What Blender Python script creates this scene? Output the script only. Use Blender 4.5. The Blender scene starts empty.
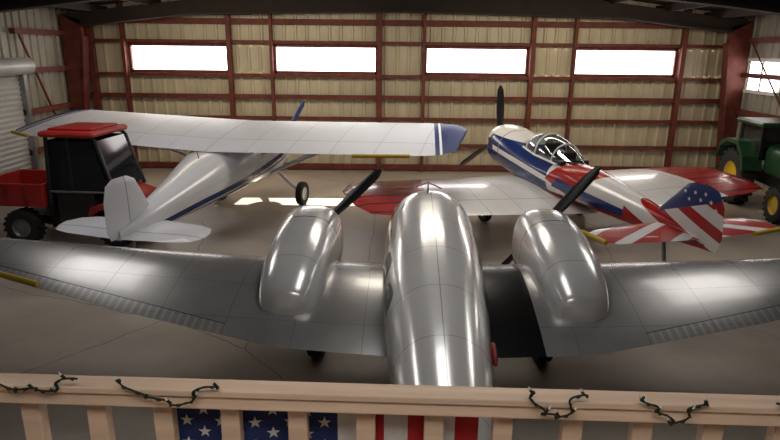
import bpy, math, random
from mathutils import Vector, Matrix
random.seed(4)
S=0.75
scn=bpy.context.scene
scn.view_settings.view_transform='Standard'
# ------------------------------------------------------------------ materials
def setin(b,n,v):
    if n in b.inputs: b.inputs[n].default_value=v
def c4(c): return (c[0],c[1],c[2],1)
def M(name,col,rough=.5,metal=0,noise=0,nscale=4,bump=0,coat=0,stretch=(1,1,1),bscale=None):
    m=bpy.data.materials.new(name); m.use_nodes=True; nt=m.node_tree; b=nt.nodes['Principled BSDF']
    setin(b,'Base Color',c4(col)); setin(b,'Roughness',rough); setin(b,'Metallic',metal); setin(b,'Coat Weight',coat)
    if noise or bump:
        tc=nt.nodes.new('ShaderNodeTexCoord'); mp=nt.nodes.new('ShaderNodeMapping'); mp.inputs['Scale'].default_value=stretch
        nt.links.new(tc.outputs['Object'],mp.inputs[0])
        n=nt.nodes.new('ShaderNodeTexNoise'); n.inputs['Scale'].default_value=nscale; n.inputs['Detail'].default_value=6
        nt.links.new(mp.outputs[0],n.inputs['Vector'])
        if noise:
            r=nt.nodes.new('ShaderNodeValToRGB')
            r.color_ramp.elements[0].position=.3; r.color_ramp.elements[1].position=.72
            r.color_ramp.elements[0].color=c4([x*(1-noise) for x in col]); r.color_ramp.elements[1].color=c4([min(1,x*(1+noise)) for x in col])
            nt.links.new(n.outputs[0],r.inputs[0]); nt.links.new(r.outputs[0],b.inputs['Base Color'])
        if bump:
            bp=nt.nodes.new('ShaderNodeBump'); bp.inputs['Strength'].default_value=bump; bp.inputs['Distance'].default_value=.02
            nt.links.new(n.outputs[0],bp.inputs['Height']); nt.links.new(bp.outputs[0],b.inputs['Normal'])
    return m
def livery(name,base,layers,rough=.25,metal=0,coat=.3,dirt=.12):
    m=bpy.data.materials.new(name); m.use_nodes=True; nt=m.node_tree; b=nt.nodes['Principled BSDF']; L=nt.links.new
    setin(b,'Roughness',rough); setin(b,'Metallic',metal); setin(b,'Coat Weight',coat)
    tc=nt.nodes.new('ShaderNodeTexCoord'); mp=nt.nodes.new('ShaderNodeMapping'); mp.inputs['Scale'].default_value=(1/S,)*3
    L(tc.outputs['Object'],mp.inputs[0]); sp=nt.nodes.new('ShaderNodeSeparateXYZ'); L(mp.outputs[0],sp.inputs[0])
    def math_(op,a,bb=0.0,c=None):
        n=nt.nodes.new('ShaderNodeMath'); n.operation=op
        for i,v in enumerate([a,bb] if c is None else [a,bb,c]):
            if isinstance(v,(int,float)): n.inputs[i].default_value=v
            else: L(v,n.inputs[i])
        return n.outputs[0]
    ax=math_('ABSOLUTE',sp.outputs['X'])
    src={'x':sp.outputs['X'],'y':sp.outputs['Y'],'z':sp.outputs['Z'],'ax':ax}
    def lin(d):
        o=None
        for k,v in d.items():
            t=math_('MULTIPLY',src[k],v); o=t if o is None else math_('ADD',o,t)
        return o
    n=nt.nodes.new('ShaderNodeTexNoise'); n.inputs['Scale'].default_value=1.7; n.inputs['Detail'].default_value=7; L(mp.outputs[0],n.inputs['Vector'])
    cur=None
    mix=nt.nodes.new('ShaderNodeMix'); mix.data_type='RGBA'; mix.inputs[6].default_value=c4([x*(1-dirt) for x in base]); mix.inputs[7].default_value=c4([min(1,x*(1+dirt)) for x in base])
    L(n.outputs[0],mix.inputs[0]); cur=mix.outputs[2]
    for col,conds in layers:
        mk_=None
        for c in conds:
            d,op=c[0],c[1]
            if op=='>': o=math_('GREATER_THAN',lin(d),c[2])
            elif op=='<': o=math_('LESS_THAN',lin(d),c[2])
            elif op=='sin': o=math_('GREATER_THAN',math_('SINE',lin(d)),c[2])
            elif op=='line': o=math_('LESS_THAN',math_('FRACT',math_('MULTIPLY',lin(d),1/c[2])),c[3]/c[2])
            elif op=='ell':
                a,b0,ra,rb=c[2:6]; ks=d
                u=math_('MULTIPLY',math_('SUBTRACT',src[ks[0]],a),1/ra); v=math_('MULTIPLY',math_('SUBTRACT',src[ks[1]],b0),1/rb)
                u=math_('POWER',math_('ABSOLUTE',u),3); v=math_('POWER',math_('ABSOLUTE',v),3)
                o=math_('LESS_THAN',math_('ADD',u,v),1)
            mk_=o if mk_ is None else math_('MULTIPLY',mk_,o)
        mx=nt.nodes.new('ShaderNodeMix'); mx.data_type='RGBA'; mx.inputs[7].default_value=c4(col)
        L(mk_,mx.inputs[0]); L(cur,mx.inputs[6]); cur=mx.outputs[2]
    L(cur,b.inputs['Base Color'])
    return m
# ------------------------------------------------------------------ mesh helpers
def link(o,parent=None):
    scn.collection.objects.link(o)
    if parent: o.parent=parent
    return o
def mk(name,vs,fs,mat,parent=None,smooth=False,auto=None,bevel=0):
    me=bpy.data.meshes.new(name); me.from_pydata([(v[0]*S,v[1]*S,v[2]*S) for v in vs],[],fs)
    import bmesh
    bm=bmesh.new(); bm.from_mesh(me); bmesh.ops.recalc_face_normals(bm,faces=bm.faces); bm.to_mesh(me); bm.free()
    me.materials.append(mat)
    o=bpy.data.objects.new(name,me); link(o,parent)
    if smooth:
        for p in me.polygons: p.use_smooth=True
        if auto:
            try: me.set_sharp_from_angle(angle=math.radians(auto))
            except Exception: pass
    if bevel:
        bv=o.modifiers.new('bevel','BEVEL'); bv.width=bevel*S; bv.segments=2; bv.limit_method='ANGLE'
    return o
def empty(name,loc,rz=0):
    e=bpy.data.objects.new(name,None); e.empty_display_size=.2; e.location=[c*S for c in loc]; e.rotation_euler=(0,0,math.radians(rz)); link(e); return e
def box(name,x0,x1,y0,y1,z0,z1,mat,parent=None,bevel=0,R=None):
    vs=[(x,y,z) for x in(x0,x1) for y in(y0,y1) for z in(z0,z1)]
    if R: vs=[tuple(R@Vector(v)) for v in vs]
    fs=[(0,1,3,2),(4,6,7,5),(0,4,5,1),(2,3,7,6),(0,2,6,4),(1,5,7,3)]
    return mk(name,vs,fs,mat,parent,bevel=bevel)
def prism(name,pts,a0,a1,axis,mat,parent=None,bevel=0,smooth=False):
    def mkp(p,a): return {'x':(a,p[0],p[1]),'y':(p[0],a,p[1]),'z':(p[0],p[1],a)}[axis]
    n=len(pts); vs=[mkp(p,a0) for p in pts]+[mkp(p,a1) for p in pts]
    fs=[tuple(range(n)),tuple(range(2*n-1,n-1,-1))]+[(i,(i+1)%n,n+(i+1)%n,n+i) for i in range(n)]
    return mk(name,vs,fs,mat,parent,bevel=bevel,smooth=smooth,auto=40 if smooth else None)
def tube(name,pts,r,mat,parent=None,seg=10,closed=False,r1=None):
    pts=[Vector(p) for p in pts]; n=len(pts); vs=[];fs=[]
    prev=None
    for i,p in enumerate(pts):
        if closed: t=(pts[(i+1)%n]-pts[i-1])
        else: t=(pts[min(i+1,n-1)]-pts[max(i-1,0)])
        t.normalize()
        if prev is None:
            up=Vector((0,0,1)) if abs(t.z)<.9 else Vector((1,0,0)); a=t.cross(up).normalized()
        else: a=(prev-t*prev.dot(t)).normalized()
        prev=a; b=t.cross(a)
        rr=r if r1 is None else r+(r1-r)*i/(n-1)
        for k in range(seg):
            an=2*math.pi*k/seg; vs.append(p+a*math.cos(an)*rr+b*math.sin(an)*rr)
    m=n if closed else n-1
    for i in range(m):
        j=(i+1)%n
        for k in range(seg): fs.append((i*seg+k,i*seg+(k+1)%seg,j*seg+(k+1)%seg,j*seg+k))
    if not closed: fs+= [tuple(range(seg)),tuple(range((n-1)*seg,n*seg))]
    return mk(name,vs,fs,mat,parent,smooth=True,auto=50)
def lathe(name,prof,c,axis,mat,parent=None,seg=32):
    vs=[];fs=[]; n=len(prof)
    for k in range(seg):
        a=2*math.pi*k/seg
        for r,l in prof:
            u,v=r*math.cos(a),r*math.sin(a)
            vs.append({'x':(c[0]+l,c[1]+u,c[2]+v),'y':(c[0]+u,c[1]+l,c[2]+v),'z':(c[0]+u,c[1]+v,c[2]+l)}[axis])
    for k in range(seg):
        k2=(k+1)%seg
        for i in range(n-1): fs.append((k*n+i,k*n+i+1,k2*n+i+1,k2*n+i))
    return mk(name,vs,fs,mat,parent,smooth=True,auto=45)
def herm(secs,sub):
    out=[]; n=len(secs)
    def tan(i):
        if i==0: a,b=0,1
        elif i==n-1: a,b=n-2,n-1
        else: a,b=i-1,i+1
        dy=secs[b][0]-secs[a][0] or 1e-6
        return [(secs[b][k]-secs[a][k])/dy for k in range(len(secs[0]))]
    for i in range(n-1):
        h=secs[i+1][0]-secs[i][0]; m0,m1=tan(i),tan(i+1)
        for s in range(sub):
            t=s/sub; a=2*t**3-3*t*t+1;b=t**3-2*t*t+t;c=-2*t**3+3*t*t;d=t**3-t*t
            out.append([secs[i][0]+h*t]+[a*secs[i][k]+b*h*m0[k]+c*secs[i+1][k]+d*h*m1[k] for k in range(1,len(secs[0]))])
    out.append(list(secs[-1])); return out
def loft(name,secs,mat,parent=None,cx=0,e=2.2,n=40,sub=6,caps=True):
    R=herm(secs,sub); vs=[];fs=[]
    for y,zc,hw,ht,hb in R:
        hw=max(hw,.004);ht=max(ht,.004);hb=max(hb,.004)
        for k in range(n):
            a=2*math.pi*k/n; c,s=math.cos(a),math.sin(a)
            x=hw*math.copysign(abs(c)**(2/e),c); z=zc+(ht if s>0 else hb)*math.copysign(abs(s)**(2/e),s)
            vs.append((cx+x,y,z))
    for i in range(len(R)-1):
        for k in range(n): fs.append((i*n+k,i*n+(k+1)%n,(i+1)*n+(k+1)%n,(i+1)*n+k))
    if caps: fs+=[tuple(range(n)),tuple(range((len(R)-1)*n,len(R)*n))]
    return mk(name,vs,fs,mat,parent,smooth=True,auto=50)
def foil(nc=14,th=.13,camber=.02):
    up=[];lo=[]
    for i in range(nc+1):
        x=.5*(1-math.cos(math.pi*i/nc))
        t=5*th*(.2969*math.sqrt(x)-.126*x-.3516*x*x+.2843*x**3-.1036*x**4)
        c=camber*4*x*(1-x)
        up.append((x,c+t));lo.append((x,c-t))
    return up+lo[-2:0:-1]
def wing(name,half,mat,parent=None,th=.13,sides=(-1,1),vertical=False,camber=.02,x_off=0,sub=4):
    def interp(secs):
        out=[]
        for i in range(len(secs)-1):
            for s in range(sub):
                t=s/sub; out.append([secs[i][k]*(1-t)+secs[i+1][k]*t for k in range(6)])
        out.append(secs[-1]); return out
    H=interp(half)
    if vertical: full=H
    else:
        full=[]
        if -1 in sides: full+=[[-h[0]]+list(h[1:]) for h in reversed(H)]
        if 1 in sides: full+=[list(h) for h in (H[1:] if -1 in sides else H)]
    vs=[];fs=[]; F=foil(th=th,camber=camber); n=len(F)
    for x,yl,yt,zl,zt,ts in full:
        ch=abs(yl-yt)
        for u,w in F:
            y=yl+(yt-yl)*u; z=zl+(zt-zl)*u
            if vertical: vs.append((x_off+w*ch*ts,y,x))
            else: vs.append((x_off+x,y,z+w*ch*ts))
    m=len(full)
    for i in range(m-1):
        for k in range(n): fs.append((i*n+k,i*n+(k+1)%n,(i+1)*n+(k+1)%n,(i+1)*n+k))
    fs+=[tuple(range(n)),tuple(range((m-1)*n,m*n))]
    return mk(name,vs,fs,mat,parent,smooth=True,auto=35)
def wheel(parent,c,r,w,tire,rim,idx,knob=False):
    lathe('tire_%d'%idx,[(r*.55,-w*.42),(r*.8,-w*.5),(r*.96,-w*.42),(r,-w*.2),(r,w*.2),(r*.96,w*.42),(r*.8,w*.5),(r*.55,w*.42)],c,'x',tire,parent)
    lathe('rim_%d'%idx,[(.01,-w*.25),(r*.2,-w*.3),(r*.5,-w*.2),(r*.57,-w*.42),(r*.57,w*.42),(r*.5,w*.2),(r*.2,w*.3),(.01,w*.25)],c,'x',rim,parent)
    if knob:
        vs=[];fs=[]
        N=18
        for k in range(N):
            a=2*math.pi*k/N
            for sx in(-1,1):
                b=len(vs); aa=a+sx*.06
                for rr in(r*.95,r*1.04):
                    for da in(-.07,.07):
                        for xx in(.02*w,.48*w):
                            vs.append((c[0]+sx*xx,c[1]+rr*math.cos(aa+da+sx*xx/w*.2),c[2]+rr*math.sin(aa+da+sx*xx/w*.2)))
                fs+=[tuple(b+i for i in f) for f in[(0,1,3,2),(4,6,7,5),(0,4,5,1),(2,3,7,6),(0,2,6,4),(1,5,7,3)]]
        mk('tread_%d'%idx,vs,fs,tire,parent)
def blade(name,c,ang,L,wid,mat,tipmat,parent,root=.12):
    a=math.radians(ang); d=Vector((math.cos(a),0,math.sin(a))); p=Vector((-math.sin(a),0,math.cos(a))); f=Vector((0,1,0)); c=Vector(c)
    N=12; prof=[]
    for i in range(N+1):
        t=i/N; w=wid*(.45+.75*math.sin(math.pi*min(1,t*.75+.1)))*(1 if t<.9 else math.sqrt(max(0,1-((t-.9)/.105)**2)))
        tw=math.radians(58-40*t); prof.append((t*L,w,tw,.035*(1-.7*t)+.01))
    def part(nm,i0,i1,mt):
        vs=[];fs=[]
        for l,w,tw,th in prof[i0:i1+1]:
            q=p*math.cos(tw)+f*math.sin(tw); o=q.cross(d)
            for k in range(8):
                an=2*math.pi*k/8; vs.append(c+d*(root*0+l)+q*(w/2*math.cos(an))+o*(th*math.sin(an)))
        n=i1-i0+1
        for i in range(n-1):
            for k in range(8): fs.append((i*8+k,i*8+(k+1)%8,(i+1)*8+(k+1)%8,(i+1)*8+k))
        fs+=[tuple(range(8)),tuple(range((n-1)*8,n*8))]
        mk(nm,vs,fs,mt,parent,smooth=True,auto=60)
    part(name,0,N-1,mat); part(name+'_tip',N-1,N,tipmat)
def starpts(cx,cz,r,rot=0):
    return [(cx+(r if i%2==0 else r*.4)*math.sin(rot+i*math.pi/5),cz+(r if i%2==0 else r*.4)*math.cos(rot+i*math.pi/5)) for i in range(10)]

# ------------------------------------------------------------------ common mats
RUST=M('rust_steel',(.14,.03,.02),.6,.1,.35,5)
DARKST=M('dark_steel',(.02,.011,.009),.75,0,.3,3)
BLACK=M('black_rubber',(.012,.012,.013),.75,0,.3,9)
BLKP=M('black_paint',(.012,.012,.014),.35)
YEL=M('yellow_pad',(.55,.38,.03),.6)
WHITE=M('white_paint',(.75,.76,.78),.3,0,.06,3,coat=.3)
GREYM=M('grey_metal',(.3,.3,.32),.4,.8,.15,6)
REDP=M('red_paint',(.36,.018,.014),.45,0,.15,3,coat=.15)
DRED=M('dark_red',(.22,.015,.012),.5,0,.2,3)
GRN=M('green_paint',(.01,.055,.02),.4,0,.2,4,coat=.15)
GLASSD=M('dark_glass',(.01,.013,.016),.08,0)
LAMP=M('headlight_glass',(.8,.8,.78),.1,.3)
WOOD=M('pine_wood',(.7,.53,.4),.65,0,.16,3,.2,stretch=(.5,7,7))
SEAT=M('black_vinyl',(.02,.02,.022),.5)
def glassy(name,col=(.8,.85,.9),mixf=.3):
    m=bpy.data.materials.new(name); m.use_nodes=True; nt=m.node_tree; nt.nodes.remove(nt.nodes['Principled BSDF'])
    o=nt.nodes['Material Output']; t=nt.nodes.new('ShaderNodeBsdfTransparent'); t.inputs[0].default_value=c4(col)
    g=nt.nodes.new('ShaderNodeBsdfGlossy'); g.inputs['Roughness'].default_value=.05
    mx=nt.nodes.new('ShaderNodeMixShader'); mx.inputs[0].default_value=mixf
    nt.links.new(t.outputs[0],mx.inputs[1]); nt.links.new(g.outputs[0],mx.inputs[2]); nt.links.new(mx.outputs[0],o.inputs[0]); return m
CANOPY=glassy('canopy_glass',(.75,.82,.85),.35)

# ------------------------------------------------------------------ ROOM
XL,XR,YB,YF=-11.9,12.9,23.5,-5.0
def concrete():
    m=bpy.data.materials.new('concrete_floor'); m.use_nodes=True; nt=m.node_tree; b=nt.nodes['Principled BSDF']; L=nt.links.new
    tc=nt.nodes.new('ShaderNodeTexCoord')
    n=nt.nodes.new('ShaderNodeTexNoise'); n.inputs['Scale'].default_value=.5; n.inputs['Detail'].default_value=9; n.inputs['Roughness'].default_value=.65; L(tc.outputs['Object'],n.inputs['Vector'])
    r=nt.nodes.new('ShaderNodeValToRGB'); r.color_ramp.elements[0].position=.3; r.color_ramp.elements[1].position=.72
    r.color_ramp.elements[0].color=(.31,.265,.22,1); r.color_ramp.elements[1].color=(.52,.455,.385,1); L(n.outputs[0],r.inputs[0])
    w=nt.nodes.new('ShaderNodeTexNoise'); w.inputs['Scale'].default_value=1.2; w.inputs['Detail'].default_value=5; L(tc.outputs['Object'],w.inputs['Vector'])
    ad=nt.nodes.new('ShaderNodeMix'); ad.data_type='RGBA'; ad.inputs[0].default_value=.22; L(tc.outputs['Object'],ad.inputs[6]); L(w.outputs['Color'],ad.inputs[7])
    v=nt.nodes.new('ShaderNodeTexVoronoi'); v.feature='DISTANCE_TO_EDGE'; v.inputs['Scale'].default_value=.26; L(ad.outputs[2],v.inputs['Vector'])
    lt=nt.nodes.new('ShaderNodeMath'); lt.operation='LESS_THAN'; lt.inputs[1].default_value=.0014; L(v.outputs['Distance'],lt.inputs[0])
    mx=nt.nodes.new('ShaderNodeMix'); mx.data_type='RGBA'; mx.inputs[7].default_value=(.17,.15,.13,1); L(lt.outputs[0],mx.inputs[0]); L(r.outputs[0],mx.inputs[6])
    L(mx.outputs[2],b.inputs['Base Color'])
    rr=nt.nodes.new('ShaderNodeMapRange'); rr.inputs[3].default_value=.24; rr.inputs[4].default_value=.48; L(n.outputs[0],rr.inputs[0]); L(rr.outputs[0],b.inputs['Roughness'])
    return m
box('floor',XL-.3,XR+.3,YF-.3,YB+.3,-.2,0,concrete())
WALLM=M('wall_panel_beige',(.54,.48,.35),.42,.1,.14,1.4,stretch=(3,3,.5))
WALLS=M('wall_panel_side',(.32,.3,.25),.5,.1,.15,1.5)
def corr(a0,a1,step=.42,dep=.05):
    pts=[]
    k=0
    while True:
        for d,h in ((0,0),(step*.68,0),(step*.76,dep),(step*.92,dep)):
            if a0+k*step+d<a1: pts.append((a0+k*step+d,h))
        k+=1
        if a0+k*step>=a1: break
    pts.append((a1,0)); return pts
def sheet(name,a0,a1,z0,z1,pos,axis,sign,mat,parent=None,step=.42):
    p=corr(a0,a1,step); vs=[]
    for z in(z0,z1):
        for a,h in p: vs.append((a,pos-sign*h,z) if axis=='x' else (pos-sign*h,a,z))
    n=len(p); return mk(name,vs,[(i,i+1,n+i+1,n+i) for i in range(n-1)],mat,parent)
wb=empty('wall_back',(0,0,0))
wins=[(-9.76,-6.11),(-4.36,-.56),(1.27,5.06),(6.81,10.6)]
ZW0,ZW1=3.7,4.65
sheet('panel_lower',XL,XR,0,ZW0,YB,'x',1,WALLM,wb)
sheet('panel_upper',XL,XR,ZW1,7.2,YB,'x',1,WALLM,wb)
ed=[XL]+[v for w in wins for v in w]+[XR]
for i in range(0,len(ed),2): sheet('panel_mid_%d'%i,ed[i],ed[i+1],ZW0,ZW1,YB,'x',1,WALLM,wb)
def winmat():
    m=bpy.data.materials.new('daylight_panel'); m.use_nodes=True; nt=m.node_tree; nt.nodes.remove(nt.nodes['Principled BSDF'])
    o=nt.nodes['Material Output']; t=nt.nodes.new('ShaderNodeBsdfTransparent'); t.inputs[0].default_value=(.8,.8,.8,1)
    e=nt.nodes.new('ShaderNodeEmission'); e.inputs[0].default_value=(1,.92,.88,1); e.inputs[1].default_value=5.5
    a=nt.nodes.new('ShaderNodeAddShader'); nt.links.new(t.outputs[0],a.inputs[0]); nt.links.new(e.outputs[0],a.inputs[1]); nt.links.new(a.outputs[0],o.inputs[0]); return m
WM=winmat()
for i,(a,b_) in enumerate(wins):
    e=empty('window_%d'%(i+1),(0,0,0))
    sheet('translucent_panel',a,b_,ZW0,ZW1,YB+.06,'x',1,WM,e)
    for x in(a,b_): box('jamb',x-.05,x+.05,YB-.1,YB+.1,ZW0-.05,ZW1+.05,RUST,e)
    for z in(ZW0,ZW1): box('rail',a,b_,YB-.1,YB+.1,z-.05,z+.05,RUST,e)
k=1
for z,h in((.15,.1),(1.0,.06),(2.0,.06),(2.8,.08),(3.58,.06),(4.78,.06),(5.5,.1)):
    box('trim_%d'%k,XL,XR,YB-.24,YB-.08,z-h,z+h,RUST); k+=1
for x,w in((-9.9,.06),(-6.0,.08),(-4.45,.05),(-.45,.1),(1.2,.06),(5.2,.08),(6.75,.05),(10.75,.08),(-11.1,.1)):
    box('trim_%d'%k,x-w,x+w,YB-.34,YB-.1,0,6.9,RUST); k+=1
sl=empty('wall_left',(0,0,0)); D0,D1,DZ=13.8,19.6,4.0
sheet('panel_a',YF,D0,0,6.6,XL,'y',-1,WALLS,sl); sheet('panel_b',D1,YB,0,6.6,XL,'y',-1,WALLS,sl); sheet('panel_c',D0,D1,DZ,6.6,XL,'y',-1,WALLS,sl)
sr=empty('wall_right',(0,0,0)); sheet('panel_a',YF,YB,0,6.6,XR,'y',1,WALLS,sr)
for z in(1.2,2.5,3.8,5.0):
    box('girt_l',XL+.08,XL+.24,YF,D0,z-.08,z+.08,RUST,sl); box('girt_l2',XL+.08,XL+.24,D1,YB,z-.08,z+.08,RUST,sl); box('girt_r',XR-.24,XR-.08,YF,YB,z-.08,z+.08,RUST,sr)
tube('brace_rod_a',[(XR-.2,17.2,.3),(XR-.2,22.4,5.0)],.03,RUST,sr)
tube('brace_rod_b',[(XL+.2,22.4,.3),(XL+.2,19.8,5.0)],.04,RUST,sl)
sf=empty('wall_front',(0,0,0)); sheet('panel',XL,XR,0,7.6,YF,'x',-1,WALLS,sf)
we=empty('window_5',(0,0,0)); sheet('translucent_panel',20.6,22.3,3.3,4.3,XR-.1,'y',1,WM,we)
box('frame_b',XR-.2,XR-.06,20.5,22.4,3.2,3.32,WHITE,we); box('frame_t',XR-.2,XR-.06,20.5,22.4,4.28,4.4,WHITE,we); box('frame_m',XR-.2,XR-.06,21.4,21.5,3.3,4.3,WHITE,we)
de=empty('door_1',(0,0,0)); DW=M('white_door_steel',(.5,.51,.51),.4,.1,.1,2)
z=0
zz=[];
while z<DZ-.1: zz+= [(z,0),(z+.1,.05)]; z+=.16
vs=[]
for zq,h in zz: vs+=[(XL+.1+h,D0,zq),(XL+.1+h,D1,zq)]
fs=[(2*i,2*i+1,2*i+3,2*i+2) for i in range(len(zz)-1)]
mk('curtain',vs,fs,DW,de); lathe('drum',[(.01,0),(.26,0),(.26,D1-D0+.3),(.01,D1-D0+.3)],(XL+.38,D0-.15,DZ-.05),'y',DW,de)
box('track_a',XL+.05,XL+.3,D0-.15,D0,0,DZ,GREYM,de); box('track_b',XL+.05,XL+.3,D1,D1+.15,0,DZ,GREYM,de)
ROOFM=M('roof_underside',(.03,.024,.02),.8,0,.2,2)
XC=.5; ZE,ZR=5.85,7.3
ce=empty('ceiling',(0,0,0))
mk('roof_sheet',[(XL-.2,YF-.2,ZE),(XC,YF-.2,ZR),(XR+.2,YF-.2,ZE),(XL-.2,YB+.2,ZE),(XC,YB+.2,ZR),(XR+.2,YB+.2,ZE),
 (XL-.2,YF-.2,ZE+.15),(XC,YF-.2,ZR+.15),(XR+.2,YF-.2,ZE+.15),(XL-.2,YB+.2,ZE+.15),(XC,YB+.2,ZR+.15),(XR+.2,YB+.2,ZE+.15)],
 [(0,1,4,3),(1,2,5,4),(6,7,10,9),(7,8,11,10),(0,6,9,3),(2,8,11,5),(0,1,7,6),(1,2,8,7),(3,4,10,9),(4,5,11,10)],ROOFM,ce)
def roofz(x): return ZE+(ZR-ZE)*(1-abs(x-XC)/12.4)
for i,x in enumerate([-10.5,-8.5,-6.5,-4.5,-2.5,-.5,1.7,3.7,5.7,7.7,9.7,11.5]):
    box('purlin_%d'%i,x-.06,x+.06,YF,YB,roofz(x)-.28,roofz(x)-.04,DARKST,ce)
for j,Y in enumerate((22.7,16.0,9.0,2.0)):
    f=empty('steel_frame'+('' if j==0 else '.%03d'%j),(0,Y,0)); mt=DARKST
    for sgn,xe in((-1,XL+.1),(1,XR-.1)):
        prism('column',[(xe,0),(xe-sgn*.3,0),(xe-sgn*.75,4.9),(xe-sgn*.7,5.5),(xe,5.6)],-.1,.1,'y',RUST,f)
        prism('flange',[(xe-sgn*.3,0),(xe-sgn*.36,0),(xe-sgn*.81,4.9),(xe-sgn*.75,4.9)],-.2,.2,'y',RUST,f)
        prism('rafter',[(xe,5.65),(xe-sgn*.7,5.3),(xe-sgn*4.5,5.75),(XC,6.5 if j else 5.9),(XC,7.1)],-.1,.1,'y',mt,f)
        prism('rafter_flange',[(xe-sgn*.7,5.3),(xe-sgn*.7,5.23),(xe-sgn*4.5,5.68),(XC,6.43 if j else 5.83),(XC,6.5 if j else 5.9),(xe-sgn*4.5,5.75)],-.2,.2,'y',mt,f)
# rust coloured rafter braces hanging between frame and back wall
rb=empty('flange_braces',(0,22.7,0))
for i,x in enumerate((-9.9,-6.0,-4.45,-.45,1.2,5.2,6.75,10.0)):
    tube('brace_%d'%i,[(x,.1,5.75),(x+.25,.45,6.3)],.05,RUST,rb)
# ------------------------------------------------------------------ TWIN ENGINE AIRPLANE
tw=empty('twin_engine_airplane',(.6,8.0,0),-1.6)
LN=(.42,.42,.43)
fus=livery('twin_fuselage_paint',(.8,.8,.79),[
  (LN,[({'y':1},'line',.93,.01)]),
  (LN,[({'ax':1},'<',.006)]),
  ((.015,.018,.022),[(('y','z'),'ell',1.35,2.0,.34,.24)]),
  ((.015,.018,.022),[(('y','z'),'ell',2.0,1.92,.22,.24)]),
  ((.015,.018,.022),[(('y','z'),'ell',.35,1.86,.32,.2)]),
  ((.015,.018,.022),[(('y','z'),'ell',-.55,1.82,.32,.19)]),
  ((.015,.018,.022),[(('y','z'),'ell',-1.4,1.76,.28,.15)]),
 ],rough=.2,metal=.4,coat=.5,dirt=.1)
loft('fuselage',[(-6.4,1.15,.03,.04,.04),(-5.2,1.2,.2,.28,.25),(-3.6,1.36,.42,.5,.45),(-2,1.48,.57,.64,.55),(-.6,1.54,.67,.77,.62),(.6,1.56,.7,.85,.65),(1.25,1.56,.7,.88,.65),(1.6,1.56,.68,.82,.64),(2.15,1.5,.6,.5,.56),(2.9,1.42,.44,.34,.4),(3.5,1.38,.25,.22,.24),(3.75,1.36,.03,.03,.03)],fus,tw,n=56,sub=8)
wm=livery('twin_wing_metal',(.33,.325,.32),[
  ((.2,.2,.2),[({'ax':1},'line',.9,.01)]),
  ((.2,.2,.2),[({'y':1},'line',.75,.009),({'y':1},'<',1.0)]),
  ((.42,.42,.41),[({'ax':1},'>',2.7),({'y':1,'ax':-.24},'<',-1.53),({'ax':1},'line',.11,.04)]),
  ((.08,.08,.085),[({'ax':1},'>',2.7),({'y':1,'ax':-.24},'<',-1.515),({'y':1,'ax':-.24},'>',-1.53)]),
  ((.006,.006,.007),[({'x':1},'>',.45),({'x':1},'<',1.38)]),
  ],rough=.27,metal=.55,coat=.2,dirt=.25)
wing('wing',[(0,1.35,-1.3,1.13,.92,1),(2,1.3,-1.22,1.22,1.0,1),(4.2,1.05,-.75,1.43,1.25,.95),(6.6,.82,-.14,1.68,1.56,.9),(7.1,.72,-.08,1.73,1.64,.8),(7.35,.5,.05,1.76,1.7,.5)],wm,tw,th=.14)
nm=livery('twin_nacelle_paint',(.76,.76,.76),[(LN,[({'y':1},'line',1.1,.012)]),((.2,.2,.2),[({'y':1},'>',1.28),({'y':1},'<',1.31)])],rough=.22,metal=.4,coat=.4,dirt=.1)
for i,sx in enumerate((-1,1)):
    cx=sx*1.98
    loft('nacelle_%d'%i,[(-.64,1.12,.14,.14,.2),(-.54,1.16,.32,.34,.35),(-.15,1.24,.44,.5,.42),(.4,1.34,.49,.56,.45),(1.2,1.38,.52,.62,.5),(2.0,1.38,.52,.62,.58),(2.3,1.38,.46,.53,.5),(2.4,1.38,.38,.42,.42)],nm,tw,cx=cx,n=44,e=2.7)
    lathe('engine_face_%d'%i,[(.01,2.38),(.34,2.36),(.35,2.42)],(cx,0,1.38),'y',BLKP,tw)
    lathe('prop_hub_%d'%i,[(.18,2.3),(.2,2.55),(.14,2.78),(.01,2.9)],(cx,0,1.4),'y',GREYM,tw,seg=20)
    ang=44 if i==0 else 50
    for kk in(0,1): blade('propeller_%d_%d'%(i,kk),(cx,2.58,1.42),ang+180*kk,1.6,.17,BLKP,YEL if kk else BLKP,tw)
    wx=sx*1.72
    wheel(tw,(wx,.5,.43),.43,.26,BLACK,GREYM,i)
    for dx in(-.2,.2): tube('gear_leg_%d'%i,[(wx+dx,.5,.43),(wx+dx*.8,.6,1.15)],.05,GREYM,tw)
    tube('exhaust_%d'%i,[(cx+sx*.4,.6,1.0),(cx+sx*.42,0,.92)],.08,DARKST,tw)
    wing('fin_%d'%i,[(.95,-5.2,-6.15,0,0,1),(1.4,-5.15,-6.3,0,0,1),(1.8,-5.35,-6.3,0,0,.8),(1.95,-5.6,-6.15,0,0,.5)],wm,tw,th=.1,vertical=True,camber=0,x_off=sx*2.1)
wing('tailplane',[(0,-5.1,-6.1,1.28,1.24,1),(2.1,-5.25,-6.05,1.3,1.27,1),(2.3,-5.4,-5.95,1.3,1.28,.6)],wm,tw,th=.1,camber=0)
tube('antenna_mast',[(-.05,1.2,2.38),(-.05,1.12,2.62)],.012,BLKP,tw); tube('antenna_arm',[(-.24,1.12,2.55),(-.05,1.14,2.62),(.16,1.12,2.53)],.01,DRED,tw)
loft('red_marker_light',[(-2.66,1.63,.01,.01,.01),(-2.58,1.64,.025,.06,.07),(-2.42,1.66,.03,.08,.08),(-2.3,1.68,.01,.01,.01)],DRED,tw,cx=.53,n=16)
for sx in(-1,1):
    tube('wing_pad_%d'%sx,[(sx*5.4,-.42,1.45),(sx*7.0,-.1,1.7)],.04,YEL,tw)
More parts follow.
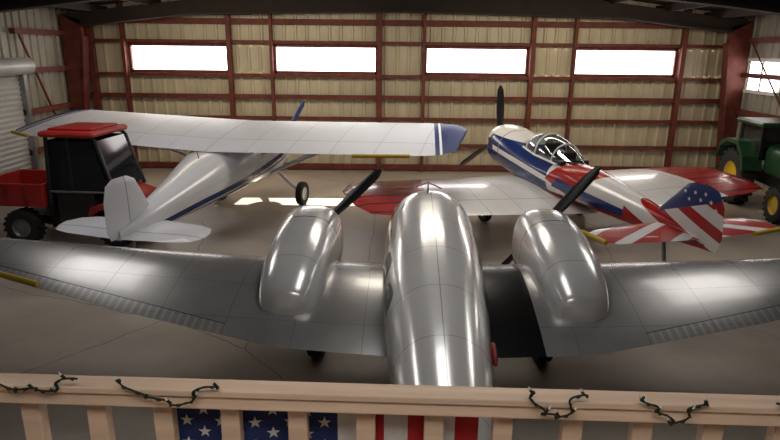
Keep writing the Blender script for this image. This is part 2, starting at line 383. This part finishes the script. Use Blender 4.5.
wheel(tw,(0,-5.6,.2),.2,.12,BLACK,GREYM,5); tube('tail_leg',[(0,-5.6,.2),(0,-5.3,1.0)],.05,GREYM,tw)

# ------------------------------------------------------------------ HIGH WING AIRPLANE
hw=empty('high_wing_airplane',(-4.27,16.95,0),-14)
BLU=(.01,.03,.15)
hwm=livery('highwing_wing_paint',(.66,.69,.78),[
   ((.4,.42,.47),[({'ax':1},'line',1.1,.016)]),
   ((.35,.37,.42),[({'y':1},'<',-1.0),({'y':1},'>',-1.022)]),
   (BLU,[({'ax':1,'y':.2},'>',5.55)]),
   ((.8,.8,.82),[({'ax':1,'y':.2},'>',5.66),({'ax':1,'y':.2},'<',5.72)]),
   ],rough=.42,dirt=.06,coat=0)
wing('wing',[(0,1.35,-1.8,2.4,2.04,1),(5.5,1.3,-1.7,2.54,2.2,1),(6.0,1.2,-1.6,2.55,2.23,.9),(6.3,.85,-1.2,2.53,2.28,.5)],hwm,hw,th=.105)
hfm=livery('highwing_fuselage_paint',(.74,.75,.79),[
   (BLU,[({'z':1,'y':-.14},'<',1.5),({'z':1,'y':-.14},'>',1.36)]),
   (BLU,[({'z':1,'y':-.14},'<',1.3),({'z':1,'y':-.14},'>',1.25)]),
   ((.02,.025,.03),[({'z':1},'>',1.75),({'z':1},'<',2.15),({'y':1},'>',-.3),({'y':1},'<',1.0)]),
   ((.7,.73,.8),[({'y':1},'>',.3),({'y':1},'<',.38),({'z':1},'>',1.7)])],rough=.25,dirt=.06)
loft('fuselage',[(-5.3,.85,.07,.12,.12),(-4.6,.92,.24,.26,.22),(-3,1.14,.52,.5,.38),(-1.5,1.38,.8,.72,.52),(-.5,1.48,.86,.76,.6),(.9,1.55,.86,.74,.65),(1.3,1.55,.8,.6,.65),(1.7,1.6,.7,.36,.6),(2.6,1.62,.55,.3,.5),(3.0,1.66,.4,.25,.35),(3.1,1.68,.2,.18,.2)],hfm,hw,e=2.7,n=48)
lathe('spinner',[(.2,3.08),(.19,3.2),(.12,3.4),(.01,3.5)],(0,0,1.72),'y',WHITE,hw,seg=20)
BLUP=M('blue_prop_paint',(.03,.05,.14),.3)
for kk in(0,1): blade('propeller_%d'%kk,(-.05,3.2,1.72),58+180*kk,1.45,.2,BLUP,BLUP,hw)
hf=livery('highwing_fin_paint',(.7,.72,.78),[((.3,.33,.38),[({'y':1},'<',-4.93),({'y':1},'>',-4.96)])],rough=.3,dirt=.06)
wing('fin',[(.8,-3.6,-5.5,0,0,.8),(1.0,-4.05,-5.6,0,0,1),(1.6,-4.4,-5.6,0,0,1),(1.92,-4.6,-5.5,0,0,.8),(2.03,-4.85,-5.3,0,0,.4)],hf,hw,th=.1,vertical=True,camber=0)
wing('tailplane',[(0,-4.0,-5.35,.86,.8,1),(1.3,-4.25,-5.3,.88,.83,1),(1.6,-4.4,-5.2,.88,.84,.7),(1.75,-4.7,-4.95,.88,.85,.4)],hf,hw,th=.1,camber=0)
for i,sx in enumerate((-1,1)):
    wheel(hw,(sx*1.35,1.25,.36),.36,.2,BLACK,WHITE,i)
    tube('gear_leg_%d'%i,[(sx*1.25,1.25,.4),(sx*.6,1.05,1.1)],.06,WHITE,hw)
    tube('wing_strut_%d'%i,[(sx*.7,.6,1.1),(sx*3.4,.6,2.42)],.06,WHITE,hw,r1=.05)
    tube('wing_strut_rear_%d'%i,[(sx*.7,.4,1.1),(sx*3.4,-.5,2.3)],.045,WHITE,hw)
tube('wing_pad_r',[(3.9,-1.78,2.13),(5.3,-1.76,2.19)],.045,YEL,hw); tube('wing_pad_l',[(-6.1,-1.55,2.25),(-5.4,-1.74,2.19)],.045,YEL,hw)
wheel(hw,(0,-5.0,.18),.18,.1,BLACK,GREYM,4); tube('tail_leg',[(0,-5.0,.2),(0,-4.7,.8)],.04,GREYM,hw)
tube('antenna',[(0,-2,1.7),(0,-2.15,2.1)],.012,BLKP,hw)

# ------------------------------------------------------------------ LOW WING AIRPLANE
lw=empty('low_wing_airplane',(4.38,15.5,0),16)
RD=(.38,.012,.012); WH=(.76,.75,.74)
lwm=livery('lowwing_wing_paint',(.68,.68,.69),[
   ((.38,.38,.4),[({'ax':1},'line',.85,.016)]),
   ((.35,.35,.37),[({'y':1},'<',-.72),({'y':1},'>',-.745)]),
   (RD,[({'ax':1,'y':.25},'>',3.7)]),
   ((.14,.01,.012),[({'ax':1,'y':.25},'>',3.7),({'y':14},'sin',.75)]),
   ((.75,.75,.76),[({'ax':1,'y':.25},'>',3.55),({'ax':1,'y':.25},'<',3.62)]),
   ],rough=.25)
wing('wing',[(0,1.95,-1.6,.98,.86,1),(4.7,1.4,-1.45,1.16,1.06,1),(5.35,1.15,-1.3,1.2,1.12,.8),(5.6,.6,-.7,1.21,1.18,.4)],lwm,lw,th=.12)
lfm=livery('lowwing_fuselage_paint',WH,[
   (BLU,[({'y':1,'z':.5},'<',3.95),({'z':1,'y':-.05},'<',2.06),({'y':1},'>',-.4)]),
   (WH,[({'z':1,'y':-.12},'<',1.6),({'z':1,'y':-.12},'>',1.46),({'y':1},'>',-1.0),({'y':1},'<',2.6)]),
   (RD,[({'y':1,'z':.9},'<',1.0),({'y':1,'z':.9},'>',-.4),({'z':1,'y':-.28},'>',1.6)]),
   (BLU,[({'y':1,'z':.9},'<',.6),({'z':1,'y':-.1},'<',1.68),({'z':1,'y':-.1},'>',1.42),({'y':1},'>',-3.2)]),
   (RD,[({'z':1},'<',1.2),({'y':1},'<',1.8)]),
   (RD,[({'y':1},'<',-3.1),({'z':13,'y':-5},'sin',.1)]),
   ((.2,.2,.22),[({'y':1},'>',2.2),({'y':1},'<',2.24)]),
   ((.03,.04,.1),[({'y':1},'>',2.3),({'y':1},'<',3.1),(('y','z'),'ell',2.75,2.02,.3,.07)]),
   ],rough=.22)
loft('fuselage',[(-5.1,1.2,.03,.1,.1),(-4.4,1.23,.15,.22,.18),(-3,1.33,.34,.36,.3),(-1.5,1.46,.54,.44,.42),(0,1.52,.64,.44,.52),(1.2,1.62,.68,.52,.58),(2.2,1.78,.7,.58,.62),(3.0,1.86,.66,.57,.6),(3.3,1.88,.52,.47,.5),(3.42,1.88,.36,.34,.36)],lfm,lw,n=48,e=2.3)
lathe('cowl_opening',[(.01,3.4),(.34,3.41),(.35,3.46)],(0,0,1.9),'y',BLKP,lw)
lathe('spinner',[(.2,3.4),(.2,3.5),(.14,3.72),(.01,3.88)],(0,0,1.95),'y',REDP,lw,seg=20)
for kk in range(3): blade('propeller_%d'%kk,(0,3.55,1.98),93+120*kk,1.58,.2,BLKP,BLKP,lw)
loft('canopy',[(-1.1,1.84,.03,.03,.03),(-.8,1.84,.26,.2,.1),(-.2,1.86,.42,.46,.1),(.5,1.92,.47,.56,.1),(1.05,2.0,.44,.4,.1),(1.5,2.1,.3,.05,.1)],CANOPY,lw,n=32)
for i,(y,w,h,z) in enumerate([(-.25,.42,.46,1.86),(.5,.48,.57,1.92),(1.02,.45,.42,2.0)]):
    tube('canopy_frame_%d'%i,[(w*math.cos(a*math.pi/14),y,z+h*math.sin(a*math.pi/14)) for a in range(15)],.022,WHITE,lw)
tube('canopy_rail',[(.47,-.6,1.88),(.49,.5,1.95),(.44,1.2,2.05)],.03,WHITE,lw); tube('canopy_rail_2',[(-.47,-.6,1.88),(-.49,.5,1.95),(-.44,1.2,2.05)],.03,WHITE,lw)
box('cockpit_floor',-.4,.4,-.7,1.2,1.82,1.97,BLKP,lw,.03)
box('seat_front',-.22,.22,.35,.5,1.5,2.25,SEAT,lw,.04); box('seat_rear',-.22,.22,-.4,-.28,1.5,2.12,SEAT,lw,.04)
lfin=livery('lowwing_fin_paint',WH,[(RD,[({'z':13,'y':-5},'sin',.1)]),(BLU,[({'z':1,'y':.35},'>',.18)])],rough=.3)
wing('fin',[(1.1,-2.9,-5.35,0,0,.7),(1.4,-3.6,-5.45,0,0,1),(1.95,-4.2,-5.4,0,0,1),(2.2,-4.45,-5.25,0,0,.7),(2.27,-4.65,-5.05,0,0,.3)],lfin,lw,th=.1,vertical=True,camber=0)
vs=[];fs=[]
for sx in(-1,1):
    for (y,z) in[(-4.5,2.08),(-4.75,2.1),(-5.0,2.12),(-4.62,1.95),(-4.9,1.99),(-5.15,2.0),(-5.05,1.86),(-5.28,1.88)]:
        b=len(vs); vs+=[(sx*.066,p,q) for p,q in starpts(y,z,.05)]; fs.append(tuple(range(b,b+10)))
mk('fin_stars',vs,fs,WHITE,lw)
lst=livery('lowwing_tail_paint',RD,[((.75,.75,.76),[({'y':9,'ax':5},'sin',.5)])],rough=.3)
wing('tailplane',[(0,-3.9,-5.0,1.3,1.26,1),(1.7,-4.15,-4.95,1.32,1.29,1),(1.95,-4.3,-4.85,1.32,1.3,.6)],lst,lw,th=.1,camber=0)
tube('tail_pad_r',[(1.2,-5.0,1.28),(2.0,-4.9,1.3)],.045,YEL,lw); tube('tail_pad_l',[(-2.0,-4.2,1.32),(-1.97,-4.9,1.32)],.045,YEL,lw)
for i,sx in enumerate((-1,1)):
    wheel(lw,(sx*1.5,1.2,.36),.36,.2,BLACK,WHITE,i); tube('gear_leg_%d'%i,[(sx*1.4,1.2,.4),(sx*1.3,1.2,1.0)],.06,GREYM,lw)
wheel(lw,(0,-4.2,.18),.18,.1,BLACK,GREYM,4); tube('tail_leg',[(0,-4.2,.2),(0,-4.0,1.15)],.04,GREYM,lw)

# ------------------------------------------------------------------ UTILITY VEHICLE (faces local +Y)
uv=empty('utility_vehicle',(-7.42,14.45,0),-94)
for i,(x,y) in enumerate([(-.72,1.1),(.72,1.1),(-.72,-1.2),(.72,-1.2)]): wheel(uv,(x,y,.44),.42,.34,BLACK,GREYM,i,True)
box('chassis',-.5,.5,-1.7,1.4,.45,.65,BLKP,uv,.03)
prism('hood',[(.95,.6),(1.55,.6),(1.6,.95),(1.5,1.15),(.95,1.35)],-.66,.66,'x',REDP,uv,.06)
box('front_bumper',-.6,.6,1.56,1.66,.5,.75,BLKP,uv,.03)
for sx in(-1,1):
    lathe('headlight_%d'%sx,[(.01,.06),(.11,.05),(.12,0)],(sx*.42,1.56,.95),'y',LAMP,uv,seg=16)
    prism('front_fender_%d'%sx,[(.5,.75),(.6,1.0),(.85,1.08),(1.35,1.06),(1.58,.85),(1.52,.8),(1.35,.95),(.85,.96)],sx*.55,sx*.95,'x',REDP,uv)
    box('door_panel_%d'%sx,sx*.72-.03,sx*.72+.03,-.3,.6,.6,1.3,BLKP,uv,.02)
    tube('cage_side_%d'%sx,[(sx*.72,1.12,1.25),(sx*.7,.75,2.5),(sx*.7,.65,2.58),(sx*.7,-.4,2.6),(sx*.72,-.48,1.0)],.05,BLKP,uv)
    tube('door_bar_%d'%sx,[(sx*.72,.1,1.25),(sx*.71,.1,2.55)],.035,BLKP,uv)
    tube('door_sill_%d'%sx,[(sx*.75,-.42,1.32),(sx*.75,.95,1.32)],.025,GREYM,uv)
    mk('side_glass_%d'%sx,[(sx*.72,1.0,1.3),(sx*.71,.68,2.5),(sx*.71,-.38,2.5),(sx*.72,-.44,1.3)],[(0,1,2,3)],GLASSD,uv)
box('roof',-.84,.84,-.52,.8,2.58,2.72,REDP,uv,.07); box('roof_rib',-.6,.6,-.4,.65,2.72,2.77,REDP,uv,.03)
mk('windshield',[(-.68,1.12,1.35),(.68,1.12,1.35),(.66,.76,2.5),(-.66,.76,2.5)],[(0,1,2,3)],GLASSD,uv)
mk('rear_window',[(-.68,-.48,1.4),(.68,-.48,1.4),(.66,-.42,2.5),(-.66,-.42,2.5)],[(0,1,2,3)],GLASSD,uv)
box('cab_rear_panel',-.7,.7,-.52,-.46,.7,1.4,BLKP,uv,.02)
box('seat_base',-.55,.55,-.3,.3,.65,1.0,SEAT,uv,.05); box('seat_back',-.55,.55,-.4,-.25,.95,1.7,SEAT,uv,.05)
box('bed_floor',-.78,.78,-2.2,-.58,.95,1.03,DRED,uv,.02)
for nm_,a in(('bed_side_l',(-.84,-.78,-2.2,-.58)),('bed_side_r',(.78,.84,-2.2,-.58)),('bed_front',(-.84,.84,-.62,-.56)),('tailgate',(-.84,.84,-2.26,-2.2))):
    box(nm_,*a,.95,1.5,REDP,uv,.02)
for y in(-1.95,-1.45,-1.0):
    for sx in(-1,1): box('bed_rib',sx*.84-.03,sx*.84+.03,y-.04,y+.04,.97,1.47,DRED,uv)

# ------------------------------------------------------------------ TRACTOR (faces local +Y)
tr=empty('green_tractor',(11.55,17.7,0),174)
YW=M('yellow_wheel',(.6,.4,.02),.45)
for i,(x,y,r,w) in enumerate([(-.8,-1.0,.85,.46),(.8,-1.0,.85,.46),(-.62,1.35,.5,.3),(.62,1.35,.5,.3)]): wheel(tr,(x,y,r),r,w,BLACK,YW,i,True)
loft('hood',[(-.1,1.5,.46,.5,.42),(.2,1.5,.46,.5,.42),(1.2,1.48,.44,.45,.42),(1.8,1.45,.42,.42,.42),(1.95,1.45,.38,.32,.4)],GRN,tr,e=4)
box('grille',-.34,.34,1.93,2.0,1.1,1.7,BLKP,tr,.03)
for sx in(-1,1):
    lathe('headlamp_%d'%sx,[(.01,.08),(.12,.06),(.13,0)],(sx*.3,1.95,1.78),'y',LAMP,tr,seg=16)
    prism('fender_%d'%sx,[(-2.0,1.3),(-1.85,1.8),(-1.4,2.0),(-.6,2.0),(-.15,1.6),(-.05,1.2),(-.15,1.2),(-.35,1.6),(-.7,1.9),(-1.4,1.9),(-1.75,1.7)],sx*.52,sx*1.08,'x',GRN,tr)
    tube('rops_%d'%sx,[(sx*.6,-1.5,1.3),(sx*.6,-1.5,2.5)],.06,BLKP,tr)
    box('cab_post_%d'%sx,sx*.6-.05,sx*.6+.05,-.2,-.1,1.5,2.5,BLKP,tr)
    mk('cab_glass_%d'%sx,[(sx*.6,-1.5,1.9),(sx*.6,-.15,1.9),(sx*.6,-.15,2.5),(sx*.6,-1.5,2.5)],[(0,1,2,3)],GLASSD,tr)
mk('cab_windshield',[(-.6,-.12,1.9),(.6,-.12,1.9),(.6,-.12,2.5),(-.6,-.12,2.5)],[(0,1,2,3)],GLASSD,tr)
box('canopy_roof',-.75,.75,-1.7,.05,2.48,2.62,GRN,tr,.05)
box('transmission',-.3,.3,-1.5,1.6,.75,1.15,BLKP,tr,.04); box('front_axle',-.6,.6,1.28,1.42,.42,.56,BLKP,tr)
box('seat_base',-.3,.3,-1.2,-.7,1.4,1.6,SEAT,tr,.05); box('seat_back',-.3,.3,-1.3,-1.15,1.5,2.1,SEAT,tr,.05)
tube('steering_wheel',[(.25*math.cos(t*.393),-.4+.1*math.sin(t*.393),2.05+.23*math.sin(t*.393)) for t in range(16)],.025,BLKP,tr,closed=True)
tube('exhaust_stack',[(.2,.9,1.9),(.2,.9,2.5)],.05,BLKP,tr)
tube('steering_column',[(0,.0,1.7),(0,-.4,2.05)],.03,BLKP,tr)

# ------------------------------------------------------------------ BALCONY
rz=-2.0; YR=2.12
bal=empty('balcony_railing',(0,YR,0),rz)
ZT=3.28
box('top_rail',-3.2,3.2,-.01,.085,ZT-.03,ZT,WOOD,bal,.005)
box('face_rail',-3.2,3.2,.0,.045,ZT-.09,ZT-.031,WOOD,bal,.005)
for i in range(23):
    x=-.375+(i-11)*.281
    box('baluster_%d'%i,x-.04,x+.04,.046,.1,2.12,ZT-.031,WOOD,bal,.004)
box('bottom_rail',-3.2,3.2,.0,.045,2.2,2.3,WOOD,bal,.006)
box('floor_balcony',-4.2,4.2,-4.9,2.3,1.99,2.1,WOOD)
for i,x in enumerate((-4.0,4.0)): box('balcony_post'+('' if i==0 else '.001'),x-.1,x+.1,2.0,2.2,0,1.99,WOOD)
FR=M('flag_red',(.42,.012,.02),.8,0,.1,20); FW=M('flag_white',(.68,.68,.7),.8,0,.05,20); FB=M('flag_blue',(.012,.03,.14),.8,0,.1,20)
fl=empty('american_flag',(0,YR,0),rz)
def fy(x,z): return .124+min(1,(ZT-z)*5)*(.010*math.sin(x*9+z*1.5)+.005*math.sin(x*23))
def patch(name,x0,x1,z0,z1,mat,off=0,nx=6,nz=10):
    vs=[];fs=[]
    for j in range(nz+1):
        for i in range(nx+1):
            x=x0+(x1-x0)*i/nx;z=z0+(z1-z0)*j/nz; vs.append((x,fy(x,z)+off,z))
    for j in range(nz):
        for i in range(nx): a=j*(nx+1)+i; fs.append((a,a+1,a+nx+2,a+nx+1))
    mk(name,vs,fs,mat,fl,smooth=True)
FX0,FX1,FZ1=-.92,.38,ZT-.06; st=(FX1-FX0)/13; FZ0=2.3
cant=FX0+7*st
patch('canton',FX0,cant,FZ1-.62,FZ1,FB,nx=20)
for i in range(13):
    x0=FX0+i*st; top=FZ1 if i>=7 else FZ1-.62
    patch('stripe_%d'%i,x0,x0+st,FZ0,top,FR if i%2==0 else FW,nx=4)
vs=[];fs=[]
for r in range(9):
    for c in range(6 if r%2==0 else 5):
        z=FZ1-.05-.055*(c*2+(0 if r%2==0 else 1)); x=FX0+.055+r*(cant-FX0-.11)/8
        b=len(vs); vs+=[(p,fy(p,q)-.006,q) for p,q in starpts(x,z,.03)]; fs.append(tuple(range(b,b+10)))
mk('stars',vs,fs,FW,fl)
# string lights
sl_=empty('string_lights',(0,YR,0),rz); CORD=M('dark_green_cord',(.006,.014,.008),.6)
BULB=M('clear_bulb',(.7,.7,.66),.1,0,coat=.5)
def cord(nm,x0,x1,ph,dr):
    pts=[];N=80
    for i in range(N+1):
        t=i/N; x=x0+(x1-x0)*t+.018*math.sin(t*27+ph)
        dz=-dr*math.sin(math.pi*t)**2
        pts.append((x,-.024,ZT+.018+.012*math.sin(t*15+ph)+dz+.02*max(0,math.cos(t*math.pi*2))))
    tube(nm,pts,.004,CORD,sl_,seg=6)
    tube(nm+'_twist',[(p[0]+.005*math.sin(j*1.1),p[1]-.005,p[2]+.006*math.cos(j*1.1)) for j,p in enumerate(pts)],.003,CORD,sl_,seg=6)
    for i in range(6,N,17):
        p=pts[i]; d=.012*(1 if (i//17)%2 else -1)
        tube(nm+'_socket_%d'%i,[p,(p[0]+d,p[1]-.006,p[2]+.02)],.006,CORD,sl_,seg=6)
        tube(nm+'_bulb_%d'%i,[(p[0]+d,p[1]-.006,p[2]+.02),(p[0]+d*1.6,p[1]-.008,p[2]+.036)],.005,BULB,sl_,seg=6,r1=.001)
cord('cord_a',-1.62,-1.25,0,.03); cord('cord_b',-1.08,-.66,2,.07); cord('cord_c',.54,.76,1,.08); cord('cord_d',.98,1.24,3,.08); cord('cord_e',-2.4,-1.62,4,.03); cord('cord_f',1.5,2.1,4,.03)

tb=empty('tool_cabinet',(-10.4,22.2,0))
box('body',-.5,.5,-.3,.3,.1,1.3,DRED,tb,.03)
for i in range(5): box('drawer_%d'%i,-.45,.45,-.34,-.3,.2+i*.22,.38+i*.22,DRED,tb,.01)
for x in(-.4,.4): box('foot',x-.05,x+.05,-.25,.25,0,.1,BLKP,tb)
# ------------------------------------------------------------------ LIGHTS
def area(name,loc,rot,sx,sy,p,col):
    l=bpy.data.lights.new(name,'AREA'); l.shape='RECTANGLE'; l.size=sx*S; l.size_y=sy*S; l.energy=p; l.color=col
    o=bpy.data.objects.new(name,l); o.location=[c*S for c in loc]; o.rotation_euler=[math.radians(a) for a in rot]; link(o)
area('ceiling_light_a',(.5,7.2,6.3),(0,0,0),1.6,4,44,(1,.97,.95))
area('ceiling_light_b',(-6.5,12.5,5.9),(0,0,0),2,3,50,(1,.96,.93))
area('ceiling_light_c',(7,12.5,5.9),(0,0,0),2,3,50,(1,.95,.9))
area('floor_fill',(.8,15.5,6.3),(0,0,0),3,2,105,(1,.91,.78))  # added warm fill to brighten the middle of the floor, not a hangar fixture
area('wall_fill_l',(-5,19.0,5.75),(25,0,0),8,1,105,(1,.85,.64))  # added fill tilted at the back wall, left half, no real fixture
area('wall_fill_r',(6,19.0,5.75),(25,0,0),8,1,105,(1,.85,.64))  # same added wall fill for the right half
area('rail_fill',(0,.3,5.9),(20,0,0),3,1.0,36,(1,.92,.83))  # added fill above the balcony to brighten the wooden rail, no real lamp
sun=bpy.data.lights.new('sun','SUN'); sun.energy=18; sun.angle=.01; sun.color=(1,.92,.78)
so=bpy.data.objects.new('sun',sun); d=Vector((-.06,-.78,-.62)); so.rotation_euler=d.to_track_quat('-Z','Y').to_euler(); so.location=(0,25,15); link(so)
w=bpy.data.worlds.new('world'); scn.world=w; w.use_nodes=True; w.node_tree.nodes['Background'].inputs[0].default_value=(.8,.88,1,1); w.node_tree.nodes['Background'].inputs[1].default_value=1.0
# ------------------------------------------------------------------ CAMERA
cam=bpy.data.cameras.new('camera'); cam.lens=28; cam.sensor_width=36; co=bpy.data.objects.new('camera',cam)
mtx=Matrix.Rotation(math.radians(74.2),4,'X')@Matrix.Rotation(math.radians(.6),4,'Z')
co.matrix_world=Matrix.Translation((0,0,4.6*S))@mtx; link(co); scn.camera=co
